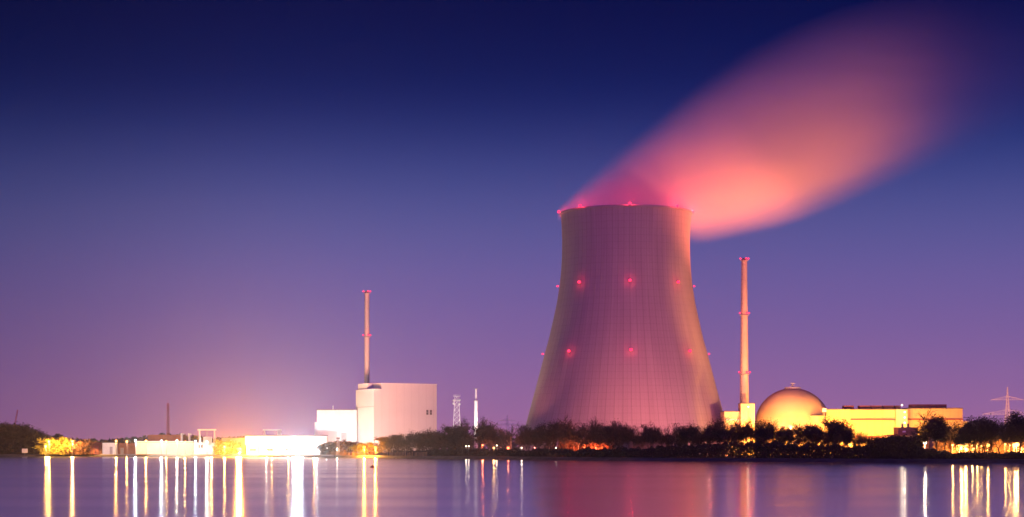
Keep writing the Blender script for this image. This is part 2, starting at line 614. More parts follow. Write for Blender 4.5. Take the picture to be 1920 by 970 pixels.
vs, fs = [], []
KU, KV = 24, 24
for i in range(KU + 1):
    u = -46 + 346 * i / KU
    zt, zb, wd = interp(PTOP, u) + 4, interp(PBOT, u) - 4, interp(PWID, u) * 1.03
    zb = min(zb, -4) if u < 40 else zb
    for k in range(KV):
        a = 2 * math.pi * k / KV
        # a rounded-rectangle section so that the shaded density always fits inside
        cx, sz = math.cos(a), math.sin(a)
        e = .55
        vs.append((u, wd * math.copysign(abs(cx) ** e, cx), (zt + zb) / 2 + (zt - zb) / 2 * math.copysign(abs(sz) ** e, sz)))
for i in range(KU):
    for k in range(KV):
        k2 = (k + 1) % KV
        fs.append((i * KV + k, i * KV + k2, (i + 1) * KV + k2, (i + 1) * KV + k))
fs += [tuple(range(KV))[::-1], tuple(KU * KV + k for k in range(KV))]
mb.add(vs, fs)
st = mb.build('steam_plume', steam_material())
st.location = (TC.x, TC.y, TTOP)
tag(st, 'orange lit steam plume drifting up to the right from the cooling tower', 'steam', kind='stuff')

# ------------------------------------------------------------------ lamps
def lamp(x, y, d, col, power, size=.55, label='', style='pole', group=None, glow=8.0, cat='lamp', name='street_lamp', gz=LAND):
    if power > 1e4: size *= 1.3
    p = P(x, y, d)
    root = empty(name, (p.x, p.y, gz), label, cat, group)
    h = p.z - gz
    if style == 'pole':
        mb = MB(); mb.bar((0, .5, 0), (0, .5, h + .3), .16, .09, 6); mb.bar((0, .5, h + .3), (0, -.4, h + .45), .08, .06, 4)
        mb.build('pole', M['dark'], root)
        mb = MB(); mb.box((0, -.4, h + .38), (.5, 1.0, .22)); mb.build('lamp_housing', M['dark'], root)
    elif style == 'flood':
        mb = MB(); mb.bar((0, .6, 0), (0, .6, h), .18, .12, 6); mb.bar((-1.2, .6, h), (1.2, .6, h), .1, .1, 4)
        mb.build('pole', M['dark'], root)
        mb = MB(); mb.box((-.7, .5, h - .3), (.9, .5, .7)); mb.box((.7, .5, h - .3), (.9, .5, .7)); mb.build('lamp_housing', M['dark'], root)
    elif style == 'wall':
        mb = MB(); mb.box((0, .4, h - .3), (.8, .6, .6)); mb.build('lamp_housing', M['dark'], root)
    mb = MB(); mb.ball((0, -.4, h), size, 10, 6)
    g = mb.build('lamp_glass', emit(col, glow), root)
    if power:
        point('lamp_light', root, (0, -.9, h - size - .5), col, power, min(size, .45))
    return root

# ------------------------------------------------------------------ buildings
def bx(mb, x0, x1, yt, yb, d, depth, m=0):
    """a box whose front face spans these photo pixels at distance d; yb None = down to the ground"""
    a, b = P(x0, yt, d), P(x1, yt, d)
    zb = LAND if yb is None else P(x0, yb, d).z
    mb.box(((a.x + b.x) / 2, d + depth / 2, zb), (b.x - a.x, depth, a.z - zb), 0, m)
    return mb

def building(name, label, x0, x1, yt, d, depth, m, cat='building', roofm='roof', group=None, over=.35):
    a, b = P(x0, yt, d), P(x1, yt, d)
    c = ((a.x + b.x) / 2, d + depth / 2, LAND)
    root = empty(name, c, label, cat, group)
    W, Hh = b.x - a.x, a.z - LAND
    MB().box((0, 0, 0), (W, depth, Hh - .5)).build('wall', M[m], root)
    MB().box((0, 0, Hh - .5), (W + over, depth + over, .5)).build('roof', M[roofm], root)
    return root, c, W, Hh

def panel(root, name, c, x0, x1, yt, yb, d, m, thick=.3):
    """a flat part on a building's front, given in photo pixels"""
    a, b = P(x0, yt, d), P(x1, yb, d)
    mb = MB()
    mb.box(((a.x + b.x) / 2 - c[0], d - c[1] - thick / 2 - .02, b.z - c[2]), (b.x - a.x, thick, a.z - b.z))
    return mb.build(name, M[m], root)

# --- tall reactor block on the left with its chimney
D1 = 1420.0
corner = P(701, HOR, D1); corner.z = LAND
phi = math.radians(27)
# local axes: +x along the right-hand face, +y away along the left-hand face
root = empty('reactor_building', corner, 'tall pale windowless reactor block lit white, chimney rising behind its notched roof', 'building', rz=phi)
s1 = D1 / F
W1 = 114 * s1 / math.cos(phi) * 1.015
L1 = 39 * s1 / math.sin(phi) * 1.03
H0 = CAMZ + (HOR - 730) * s1 - LAND
H1 = CAMZ + (HOR - 719.5) * s1 - LAND
nx = 14 * s1 / math.cos(phi)
mb = MB()
mb.box((W1 / 2, L1 / 2, 0), (W1, L1, H0))
mb.box(((nx + W1) / 2, 9 + .0, H0), (W1 - nx, 18, H1 - H0))
mb.build('wall', M['clad'], root)
MB().box(((nx + W1) / 2, 9, H1), (W1 - nx + .5, 18.5, .5)).build('roof_edge', M['white'], root)
mb = MB(); mb.box((nx / 2 - .05, L1 / 2, H0), (nx - .2, L1 + .4, .35)); mb.build('roof_edge', M['white'], root)
mb = MB(); mb.box((-.12, L1 / 2, H0 - 33 * s1), (.3, L1, .35)); mb.build('seam', M['grey'], root)
mb = MB(); mb.box((nx * .5 + 1.2, L1 * .73, H0), (nx * .9, L1 * .5, H1 - H0 + .8)); mb.build('penthouse', M['clad'], root)
for q in (98, 104.5):
    v = MB().box((q * s1 / math.cos(phi), -.12, H0 - 47 * s1), (3.6 * s1 / math.cos(phi), .3, 9 * s1)).build('window', M['dark'], root)
    MB().box((q * s1 / math.cos(phi), -.3, H0 - 42.7 * s1), (3.9 * s1 / math.cos(phi), .2, .3)).build('sill', M['grey'], v)
# chimney behind the left end
def chimney(name, label, x, d, ytop, w0, w1, rings, mats, base=LAND, lampz=True, cat='chimney'):
    c = P(x, HOR, d); c.z = base
    root = empty(name, c, label, cat)
    s = d / F
    h = CAMZ + (HOR - ytop) * s - base
    r0, r1 = w0 * s / 2, w1 * s / 2
    mb = MB(); mb.lathe((0, 0, 0), [(r0 + (r1 - r0) * t, h * t) for t in [i / 16 for i in range(17)]], 28)
    mb.build('shaft', mats, root, smooth=False)
    MB().lathe((0, 0, h), [(r1 * .75, -2), (r1 * .8, 1.2), (r1 * .68, 1.2), (r1 * .65, -2)], 20, caps=False).build('flue', M['dark'], root)
    for yr in rings:
        z = CAMZ + (HOR - yr) * s - base
        r = r0 + (r1 - r0) * z / h
        mb = MB(); mb.lathe((0, 0, z - .8), [(r, 0), (r + .8, .3), (r + .8, .5), (r, .5)], 24, caps=False)
        for k in range(12):
            a = k * math.pi / 6
            mb.bar(((r + .78) * math.cos(a), (r + .78) * math.sin(a), z - .3), ((r + .78) * math.cos(a), (r + .78) * math.sin(a), z + .8), .05)
        ring = [((r + .78) * math.cos(k * math.pi / 12), (r + .78) * math.sin(k * math.pi / 12), z + .8) for k in range(24)]
        for k in range(24):
            mb.bar(ring[k], ring[(k + 1) % 24], .05)
        pl = mb.build('gallery', M['grey'], root)
        for a in (math.radians(-158), math.radians(-70), math.radians(-20), math.radians(90)):
            red_lamp(root, ((r + 1.0) * math.cos(a), (r + 1.0) * math.sin(a), z + .9), .5, 500.0 if a < 0 else 0)
    # ladder up the shaft, a row of short brackets as well
    mb = MB()
    for q in range(2, 40):
        z = h * q / 40; r = r0 + (r1 - r0) * z / h
        mb.box((-r * .75, -r * .66 - .1, z), (.9, .5, .25))
    for sx_ in (-.3, .3):
        mb.bar((-r0 * .75 + sx_, -r0 * .66 - .3, 2), (-r1 * .75 + sx_, -r1 * .66 - .3, h), .07)
    mb.build('ladder', M['dark'], root)
    return root
chimney('plant_chimney', 'slender pale chimney with two galleries of red lamps behind the reactor block', 688, 1465, 549, 10.5, 9.0, (549, 631), M['concrete'])

# --- hall left of the reactor block
r_, c_, W_, H_ = building('machine_hall', 'plain white hall adjoining the reactor block on its left', 594, 669, 768, 1447, 40, 'white')
panel(r_, 'door', c_, 640, 650, 812, 830, 1447, 'grey')
mb = MB(); mb.bar((W_ * -.1, -18, H_), (W_ * -.1, -18, H_ + 3), .4, .3, 8); mb.build('vent_pipe', M['white'], r_)
mb = MB(); mb.box((-W_ / 2 - 1.0, -15, 0), (1.6, 6, H_ * .72)); mb.build('stair_tower', M['white'], r_)

# --- long flat hall with an overhanging upper storey
r_, c_, W_, H_ = building('turbine_hall', 'long low flat hall with overhanging upper storey, blown out by floodlights', 462, 612, 816, 1436, 34, 'white')
panel(r_, 'fascia', c_, 460, 612, 818, 835, 1436, 'white', 1.6)
for xx in (485, 520, 556, 590):
    panel(r_, 'pillar', c_, xx - 1.2, xx + 1.2, 836, 851, 1436, 'concrete', 1.2)
for xx in (468, 500, 535, 572):
    w1_ = panel(r_, 'window', c_, xx, xx + 12, 841, 846, 1436, 'dark', .2)
# roof gantry on it
def gantry(x0, x1, yt, yb, d, label, z0=None, boxed=True):
    a, b = P(x0, yt, d), P(x1, yt, d)
    zb = P(x0, yb, d).z
    root = empty('gantry_crane', ((a.x + b.x) / 2, d, zb), label, 'gantry crane', 'white gantry cranes over the intake')
    W, h = b.x - a.x, a.z - zb
    mb = MB()
    for sx_ in (-1, 1):
        for sy in (-1.6, 1.6):
            l = MB(); l.bar((sx_ * W / 2 + (.6 if sy > 0 else -.0), sy * 1.6, 0), (sx_ * W / 2, sy, h), .32, .28, 4); l.build('leg', M['white'], root)
    mb.box((0, -1.6, h - .4), (W + 2.2, .7, 1.1)); mb.box((0, 1.6, h - .4), (W + 2.2, .7, 1.1))
    mb.build('girder', M['white'], root)
    if boxed:
        MB().box((W * .05, 0, h * .3), (W * .55, 2.6, h * .38)).build('cabin', M['white'], root)
        mb = MB(); mb.bar((0, 0, h * .68), (0, 0, h), .25); mb.build('hoist', M['grey'], root)
    else:
        MB().box((W * .42, 0, 0), (W * .16, 3, h * .92)).build('cabin', M['white'], root)
    return root
gantry(496, 525, 807, 816, 1450, 'white portal frame standing on the long flat hall roof', boxed=False)
gantry(374, 402, 806.5, 846, 1475, 'white gantry crane on tall legs left of the brightest lamp')

# small block left of the hall, lit yellow
r_, c_, W_, H_ = building('pump_house', 'square pump house glowing yellow behind the brightest lamp', 416, 461, 820.5, 1470, 18, 'clad_warm')
panel(r_, 'door', c_, 441, 447, 836, 851, 1470, 'grey')
# intake building under the gantry
r_, c_, W_, H_ = building('intake_house', 'small pale house beneath the gantry crane legs', 363, 412, 829, 1490, 12, 'white')
panel(r_, 'window', c_, 372, 380, 834, 840, 1490, 'dark')
panel(r_, 'door', c_, 398, 404, 837, 852, 1490, 'grey')
# terraced stairs / louvred front
root = empty('louvred_hall', P(308, HOR, 1500) - Vector((0, 0, CAMZ - LAND)), 'long low hall with a front of horizontal cream louvres behind the row of lamps', 'building')
s = 1500 / F
mb = MB(); Wl = 108 * s; Hl = CAMZ + (HOR - 828.5) * s - LAND
mb.box((0, 8.2, 0), (Wl, 16, Hl)); mb.build('wall', M['clad_warm'], root)
for k in range(11):
    mb = MB(); mb.box((0, -.25, .5 + k * (Hl - 1) / 11), (Wl, .6, .35)); mb.build('louvre', M['white'], root)
mb = MB(); mb.box((0, 8, Hl), (Wl + .6, 17, .4)); mb.build('roof', M['white'], root)
r_, c_, W_, H_ = building('rear_store', 'reddish corrugated store rising behind the louvred hall', 277, 341, 815.5, 1540, 20, 'redroof', roofm='redroof')
for k in range(12):
    mb = MB(); mb.box((-W_ / 2 + (k + .5) * W_ / 12, -10.12, 0), (.6, .25, H_ - .6)); mb.build('corrugation_rib', M['redroof'], r_)
for xx, lab in ((341, 'short white vent pipe left of its twin behind the louvred hall'), (355, 'short white vent pipe nearest the gantry crane, behind the louvred hall')):
    p = P(xx, HOR, 1535)
    v = empty('vent_stack', (p.x, p.y, LAND), lab, 'vent', 'white vent pipes')
    hh = CAMZ + (HOR - 815) * 1535 / F - LAND
    MB().lathe((0, 0, 0), [(.9, 0), (.9, hh), (1.2, hh), (1.2, hh + .6), (.7, hh + .9)], 14).build('pipe', M['white'], v)
    MB().bar((0, 0, hh + .4), (1.8, 0, hh + .2), .5, .5, 8).build('elbow', M['white'], v)
# pale cube and reddish shed at the far left
r_, c_, W_, H_ = building('white_shed', 'pale square shed at the left end of the quay lamps', 192, 216, 829.5, 1512, 9, 'white')
panel(r_, 'door', c_, 206, 211, 838, 852, 1512, 'grey')
panel(r_, 'sign_panel', c_, 193, 203, 833, 837, 1512, 'white')
r_, c_, W_, H_ = building('brick_shed', 'low reddish shed between the shrubs and the pale square shed', 166, 190, 830, 1530, 12, 'brick', roofm='redroof')
for k in (171, 177, 183):
    panel(r_, 'door', c_, k - 2, k + 2, 836, 852, 1530, 'redroof')
r_, c_, W_, H_ = building('brick_annex', 'low reddish annex seen between the first two quay lamps', 218, 258, 831.5, 1535, 10, 'brick', roofm='redroof')
panel(r_, 'door', c_, 226, 232, 840, 852, 1535, 'grey')
# little red-roofed house right of the reactor block
p = P(716, HOR, 1385)
root = empty('gatehouse', (p.x, p.y, LAND), 'small white house with a flat red roof at the foot of the reactor block', 'building')
s = 1385 / F
MB().box((0, 5, 0), (26 * s, 10, CAMZ + (HOR - 826) * s - LAND)).build('wall', M['white'], root)
hh = CAMZ + (HOR - 826) * s - LAND
mb = MB(); mb.add([(-17 * s, -1.5, hh), (17 * s, -1.5, hh), (17 * s, 11, hh), (-17 * s, 11, hh), (-7 * s, 4.5, hh + 2.2), (11 * s, 4.5, hh + 2.2)], [(3, 2, 1, 0), (0, 1, 5, 4), (1, 2, 5), (2, 3, 4, 5), (3, 0, 4)])
mb.build('roof', M['redroof'], root)
MB().box((-2, -.1, 2), (3, .2, 2.2)).build('window', M['dark'], root)

# --- quay wall on the left
mb = MB()
vs, fs = [], []
qx = list(range(176, 636, 10))
for x in qx:
    d = shore_d(x) + 3.0
    p = P(x, HOR, d)
    for dy, z in ((0, .3), (0, 1.5), (.02, 1.9), (1.0, 1.9), (1.0, .3)):
        vs.append((p.x, p.y + dy, z))
for i in range(len(qx) - 1):
    for k in range(4):
        fs.append((i * 5 + k, (i + 1) * 5 + k, (i + 1) * 5 + k + 1, i * 5 + k + 1))
mb.add(vs, fs)
tag(mb.build('quay_wall', M['concrete']), 'low concrete quay wall along the water below the quay lamps', 'wall')

# paved yard between quay and buildings
mb = MB()
vs, fs = [], []
for x in range(176, 740, 12):
    d = shore_d(x)
    a = P(x, HOR, d + 14)
    b = P(x, HOR, 1620)
    vs += [(a.x, a.y, LAND + .012), (b.x, b.y, LAND + .012)]
for i in range(len(vs) // 2 - 1):
    fs.append((2 * i, 2 * i + 2, 2 * i + 3, 2 * i + 1))
mb.add(vs, fs)
tag(mb.build('paved_yard', mat('pale_concrete_paving', (.3, .29, .27), .9, .15, .1)), 'pale paved yard behind the quay', kind='structure')

# --- palisade fence along the shore
p0 = P(612, HOR, shore_d(612) + 9); p1 = P(800, HOR, shore_d(800) + 9)
p0.z = p1.z = 1.5
fence = empty('palisade_fence', p0, 'low timber palisade fence on the shore below the reactor block, lit orange', 'fence')
dv = p1 - p0; nn = 76
pm = MB().box((0, 0, 0), (.32, .2, 2.6)).mesh('post', M['wood'])
rngf = random.Random(3)
for k in range(nn + 1):
    if rngf.random() < .12: continue
    o = bpy.data.objects.new('post', pm)
    sc.collection.objects.link(o); o.parent = fence
    o.location = dv * (k / nn); o.scale = (rngf.uniform(.8, 1.6), 1, rngf.uniform(.8, 1.1)); o.rotation_euler = (0, rngf.uniform(-.04, .04), 0)
for hz in (.7, 1.9):
    mb = MB(); mb.bar((0, .15, hz), (dv.x, dv.y + .15, hz), .07); mb.build('rail', M['wood'], fence)

# --- small sign on the wooded bank far left
p = P(46.5, HOR, shore_d(46) + 4)
sg = empty('shore_sign', (p.x, p.y, .8), 'blank pale sign board on a post before the dark mound trees', 'sign')
MB().bar((0, .2, 0), (0, .2, 3.0), .2).build('post', M['grey'], sg)
MB().box((0, 0, 2.0), (4.6, .15, 3.4)).build('board', M['white'], sg)

# --- leaning crane boom
p = P(21, HOR, 1660)
cr = empty('crane', (p.x, p.y, LAND), 'thin red lattice crane boom leaning above the wooded mound', 'crane')
a = Vector((-1, 0, 3)); b = P(33, 769, 1660) - Vector((p.x, p.y, LAND))
mb = MB()
ax = (b - a).normalized(); sd = ax.cross(Vector((0, 1, 0))).normalized()
for q in (-1, 1):
    for w_ in (-.6, .6):
        mb.bar(a + sd * q * .9 + Vector((0, w_, 0)), b + sd * q * .3 + Vector((0, w_ * .4, 0)), .13)
for k in range(24):
    t0, t1 = k / 24, (k + 1) / 24
    wa, wb = .9 - .6 * t0, .9 - .6 * t1
    sgn = 1 if k % 2 else -1
    mb.bar(a.lerp(b, t0) + sd * wa * sgn, a.lerp(b, t1) - sd * wb * sgn, .09)
redm = mat('red_crane_paint', (.55, .06, .05), .5, .1, .5)
mb.build('boom', redm, cr)
MB().box((-1, 0, 0), (5, 3, 3)).build('carriage', redm, cr)

# --- lattice masts and pylons
def lattice(mb, x0, x1, h0, h1, n, r=.14, sq=1.0):
    """four-legged lattice from half-width x0 at h0 to x1 at h1"""
    for sx_ in (-1, 1):
        for sy in (-1, 1):
            mb.bar((sx_ * x0, sy * x0 * sq, h0), (sx_ * x1, sy * x1 * sq, h1), r)
    for k in range(n):
        ta, tb = k / n, (k + 1) / n
        wa, wb = x0 + (x1 - x0) * ta, x0 + (x1 - x0) * tb
        za, zb = h0 + (h1 - h0) * ta, h0 + (h1 - h0) * tb
        for (ax_, ay), (bx_, by) in (((-1, -1), (1, -1)), ((1, -1), (1, 1)), ((1, 1), (-1, 1)), ((-1, 1), (-1, -1))):
            mb.bar((ax_ * wa, ay * wa * sq, za), (bx_ * wb, by * wb * sq, zb), r * .7)
            mb.bar((bx_ * wa, by * wa * sq, za), (ax_ * wb, ay * wb * sq, zb), r * .7)
            mb.bar((ax_ * wb, ay * wb * sq, zb), (bx_ * wb, by * wb * sq, zb), r * .7)

p = P(856.5, HOR, 1290)
s = 1290 / F
root = empty('radio_mast', (p.x, p.y, LAND), 'white lattice radio mast with dishes near its top, beside the slim white stack', 'radio mast')
hm = CAMZ + (HOR - 741) * s - LAND
mb = MB(); lattice(mb, 3.2, 1.3, 0, hm, 12, .2); mb.build('lattice', M['white'], root)
for yy, ww in ((744, 4.4), (752, 3.6)):
    z = CAMZ + (HOR - yy) * s - LAND
    mb = MB(); mb.box((0, 0, z), (ww, ww, .25)); 
    for sx_ in (-1, 1):
        for sy in (-1, 1):
            mb.bar((sx_ * ww / 2, sy * ww / 2, z), (sx_ * ww / 2, sy * ww / 2, z + 1.1), .08)
    for (ax_, ay), (bx_, by) in (((-1, -1), (1, -1)), ((1, -1), (1, 1)), ((1, 1), (-1, 1)), ((-1, 1), (-1, -1))):
        mb.bar((ax_ * ww / 2, ay * ww / 2, z + 1.1), (bx_ * ww / 2, by * ww / 2, z + 1.1), .08)
    mb.build('platform', M['white'], root)
for dx, yy in ((-1.9, 751), (1.9, 750.5), (-2.1, 757), (1.7, 758)):
    z = CAMZ + (HOR - yy) * s - LAND
    mb = MB(); mb.ball((dx, -1.9, z), .85, 12, 8); mb.build('dish_antenna', M['white'], root, True)

p = P(892.5, HOR, 1280)
s = 1280 / F
root = empty('vent_tower', (p.x, p.y, LAND), 'slim white stack with a thinner tip right of the lattice mast', 'chimney')
hz = lambda y: CAMZ + (HOR - y) * s - LAND
MB().lathe((0, 0, 0), [(1.35, 0), (1.15, hz(752))], 20).build('shaft', M['white'], root)
MB().lathe((0, 0, hz(752)), [(.7, 0), (.6, hz(729) - hz(752))], 14).build('tip', M['white'], root)
for yy in (752, 730):
    MB().lathe((0, 0, hz(yy)), [(.6, 0), (1.6, .1), (1.6, .4), (.6, .4)], 16, caps=False).build('collar', M['grey'], root)

p = P(315, HOR, 1700)
root = empty('antenna_mast', (p.x, p.y, LAND), 'faint thin lattice mast rising behind the long louvred hall', 'radio mast')
mb = MB(); lattice(mb, 1.1, .8, 0, CAMZ + (HOR - 757) * 1700 / F - LAND, 22, .14); mb.build('lattice', redm, root)
mb = MB(); mb.bar((0, 0, CAMZ + (HOR - 757) * 1700 / F - LAND), (0, 0, CAMZ + (HOR - 750) * 1700 / F - LAND), .12); mb.build('tip', redm, root)

def pylon(x, d, ytop, arms, label, r=.16):
    p = P(x, HOR, d)
    s = d / F
    root = empty('power_pylon', (p.x, p.y, LAND), label, 'pylon', 'power pylons')
    hz = lambda y: CAMZ + (HOR - y) * s - LAND
    H = hz(ytop)
    hb = hz(arms[-1][0])
    pm = mat('pylon_steel', (.62, .50, .44), .6, .1, .5)
    mb = MB(); lattice(mb, 3.6, 1.4, 0, hb, 7, r); lattice(mb, 1.4, .15, hb, H, 7, r * .8); mb.build('lattice', pm, root)
    for (y, hw, rise) in arms:
        z = hz(y); hw *= s; rise *= s
        mb = MB()
        for sx_ in (-1, 1):
            tip = Vector((sx_ * hw, 0, z))
            for sy in (-.8, .8):
                mb.bar((0, sy, z), tip, r * .8)
                mb.bar((0, sy, z + rise), tip, r * .8)
            for k in range(1, 7):
                t = k / 7
                mb.bar((sx_ * hw * t, 0, z), (sx_ * hw * t, 0, z + rise * (1 - t)), r * .5)
                mb.bar((sx_ * hw * (t - 1 / 7), 0, z), (sx_ * hw * t, 0, z + rise * (1 - t)), r * .5)
        mb.build('cross_arm', pm, root)
        for t in (-1, -.62, .62, 1):
            mb = MB(); mb.bar((t * hw, 0, z), (t * hw, 0, z - 1.8), .12); mb.build('insulator', M['grey'], root)
    return root
pylon(1889, 1500, 726, [(750, 31, 7), (777, 47, 9)], 'two armed lattice power pylon above the trees at the right edge')
pylon(951, 2600, 778, [(789, 15, 3), (797, 22, 3)], 'faint distant power pylon left of the cooling tower foot')

# ------------------------------------------------------------------ right-hand plant
D2 = 1255.0
s2 = D2 / F
# reactor dome
DC = P(1486, HOR, D2 + 24)
dome = empty('reactor_dome', (DC.x, DC.y, LAND), 'round domed concrete reactor building glowing yellow beside the tall chimney', 'building')
sd_ = (D2 + 24) / F
R = 70.0 * sd_
zc = CAMZ + (HOR - 796) * sd_ - LAND
ztop = CAMZ + (HOR - 728) * sd_ - LAND
prof = [(R, 0), (R, zc)]
for i in range(1, 21):
    t = i / 20 * math.pi / 2
    prof.append((max(R * math.cos(t), .05), zc + (ztop - zc) * math.sin(t)))
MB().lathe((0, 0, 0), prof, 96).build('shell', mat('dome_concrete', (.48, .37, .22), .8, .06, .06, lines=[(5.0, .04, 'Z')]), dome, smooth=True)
mb = MB(); mb.lathe((0, 0, ztop - .4), [(5.5, 0), (5.5, .9), (5.2, .9), (5.2, 0)], 24, caps=False); mb.bar((0, 0, ztop), (0, 0, ztop + 3.4), .45, .4, 8); mb.box((0, 0, ztop + 1.6), (2.6, 2.6, .35)); mb.box((0, 0, ztop + 2.9), (2.9, 2.9, .4))
mb.build('roof_lantern', M['grey'], dome)
mb = MB(); mb.lathe((0, 0, zc - 2.2), [(R + .02, 0), (R + .6, .1), (R + .6, .7), (R + .02, .8)], 96, caps=False); mb.build('ledge', M['concrete'], dome)

# curved annex right of the dome
p = P(1535, HOR, D2 - 2)
annex = empty('round_annex', (p.x, p.y, LAND), 'low rounded annex joining the dome to the long yellow hall', 'building')
ha = CAMZ + (HOR - 780) * s2 - LAND
MB().lathe((0, 6, 0), [(15.5 * s2, 0), (15.5 * s2, ha)], 40).build('wall', M['clad_warm'], annex)
MB().lathe((0, 6, ha), [(16 * s2, 0), (16 * s2, .6)], 40).build('roof', M['roof'], annex)

p = P(1545.5, HOR, D2 - 8)
fb = empty('floodlight_mast', (p.x, p.y, LAND), 'boxy floodlight on a post rising between dome and long hall', 'floodlight')
h = CAMZ + (HOR - 773) * s2 - LAND
MB().bar((0, 0, 0), (0, 0, h), .3, .22, 6).build('pole', M['grey'], fb)
MB().box((0, 0, h), (2.4, 1.6, 2.4)).build('lamp_housing', M['white'], fb)

# chimney and its buildings
chimney('plant_chimney', 'tall tapering chimney with three galleries of red lamps left of the dome', 1395.5, 1268, 488, 19.5, 10.5, (488, 590, 701), mat('chimney_concrete', (.42, .36, .31), .85, .08, .1, lines=[(5.0, .06, 'Z')]))
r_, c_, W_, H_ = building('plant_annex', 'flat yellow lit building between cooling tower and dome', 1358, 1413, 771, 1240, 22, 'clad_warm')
panel(r_, 'ledge', c_, 1360, 1413, 786, 788, 1240, 'grey', .6)
for xx in (1370, 1382, 1394):
    panel(r_, 'window', c_, xx, xx + 6, 796, 804, 1240, 'dark', .25)
r_, c_, W_, H_ = building('roof_block', 'square block with one small lamp at the foot of the taller chimney', 1389, 1415, 756, 1236, 14, 'clad_warm')
# long yellow hall
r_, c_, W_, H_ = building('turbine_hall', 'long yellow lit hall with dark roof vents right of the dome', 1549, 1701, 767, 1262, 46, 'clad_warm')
panel(r_, 'ledge', c_, 1594, 1679, 785.5, 788, 1262, 'dark', .7)
panel(r_, 'pier', c_, 1574, 1594, 768, 855, 1262, 'clad_warm', .9)
panel(r_, 'pier', c_, 1679, 1701, 768, 855, 1262, 'clad_warm', 1.2)
panel(r_, 'plinth', c_, 1604, 1668, 818, 822, 1262, 'redroof', .9)
for x0, x1 in ((1581, 1599), (1610, 1630), (1632, 1652), (1654, 1674), (1677, 1686)):
    mb = MB(); a, b = P(x0, 760, 1275), P(x1, 760, 1275)
    mb.box(((a.x + b.x) / 2 - c_[0], 1275 - c_[1], H_ - .6), (b.x - a.x, 8, 3.0)); mb.build('roof_vent', M['redroof'], r_)
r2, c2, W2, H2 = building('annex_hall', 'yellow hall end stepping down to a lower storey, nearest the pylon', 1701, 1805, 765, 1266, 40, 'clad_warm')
panel(r2, 'ledge', c2, 1702, 1805, 785, 788, 1266, 'redroof', .8)
a, b = P(1805, 790, 1266), P(1817, 790, 1266)
MB().box(((a.x + b.x) / 2 - c2[0], 0, 0), (b.x - a.x, 38, a.z - LAND)).build('lower_wing', M['clad_warm'], r2)
for x0, x1 in ((1706, 1728), (1729, 1750), (1751, 1772)):
    mb = MB(); a, b = P(x0, 760, 1275), P(x1, 760, 1275)
    mb.box(((a.x + b.x) / 2 - c2[0], 1275 - c2[1], H2 - .2), (b.x - a.x, 9, 2.6)); mb.build('roof_vent', M['redroof'], r2)
# dark block with two stub chimneys and an orange low building in front
r3, c3, W3, H3 = building('boiler_house', 'dark square block with two stub chimneys before the yellow hall', 1684, 1721, 801.5, 1205, 14, 'brick')
for q in (-.17, .12):
    MB().bar((q * W3, 0, H3), (q * W3, 0, H3 + 2.4), .7, .6, 10).build('stub_chimney', M['dark'], r3)
panel(r3, 'window', c3, 1692, 1698, 808, 811, 1205, 'white', .2)
r3, c3, W3, H3 = building('low_store', 'low flat orange lit store below the dark square block', 1664, 1712, 815.5, 1190, 10, 'clad_warm', roofm='redroof')
panel(r3, 'door', c3, 1672, 1680, 824, 853, 1190, 'grey')
# low dark building before the cooling tower, brick tower left
r3, c3, W3, H3 = building('pump_station', 'long dark low building before the cooling tower foot', 1130, 1262, 817.5, 1100, 14, 'roof')
for k in range(7):
    panel(r3, 'door', c3, 1140 + k * 17, 1146 + k * 17, 828, 845, 1100, 'dark')
r3, c3, W3, H3 = building('brick_house', 'small pale house half hidden by trees, lit orange left of the tower', 950, 959, 817.5, 1230, 8, 'clad_warm', roofm='redroof')
panel(r3, 'window', c3, 953, 956, 824, 828, 1230, 'dark')
r3, c3, W3, H3 = building('tree_side_hall', 'low dark building among the trees below the pylon', 1742, 1784, 816, 1130, 10, 'brick')
panel(r3, 'door', c3, 1752, 1760, 830, 850, 1130, 'dark')

# --- orange buoy
p = P(698.5, 877, CAMZ * F / (877 - HOR))
b_ = MB(); b_.lathe((0, 0, 0), [(.02, -.5), (.7, -.45), (.95, 0), (.8, .25), (.35, .35), (.3, .75), (.1, .8)], 14)
ob = b_.build('buoy', M['orange']); ob.location = (p.x, p.y, 0)
tag(ob, 'tiny orange buoy floating on the water below the reactor block', 'buoy')

# ------------------------------------------------------------------ the lamps of the place
QUAY = [(218, 827, AMBER, 18900), (238, 828, AMBER, 10080), (254, 826, COOL, 26460), (274, 827, AMBER, 16379), (303, 827, COOL, 19845), (312, 828, AMBER, 10080),
        (332, 826.5, WHITE, 13860), (347, 828.5, AMBER, 8820), (367, 827, COOL, 9702)]
for i, (x, y, c, pw) in enumerate(QUAY):
    nm = {COOL: 'bluish white', AMBER: 'amber', WHITE: 'cream'}[c]
    lamp(x, y, 1474, c, pw, .8 if pw > 40e3 else .6, '%s street lamp, %s from left in the row before the louvred hall' % (nm, ORD[i]), group='quay street lamps')
MOUND = [(92, 828, AMBER, 57600, 'amber lamp, upper of two beside the yellow lit shrub'), (86, 837, AMBER, 31680, 'amber lamp, lower of two beside the yellow lit shrub'),
         (136, 828, AMBER, 72000, 'single amber lamp between the yellow shrub and the orange shrubs')]
for x, y, c, pw, lb in MOUND:
    lamp(x, y, 1515 if x < 100 else 1520, c, pw, .75, lb, group='lamps on the wooded shore')
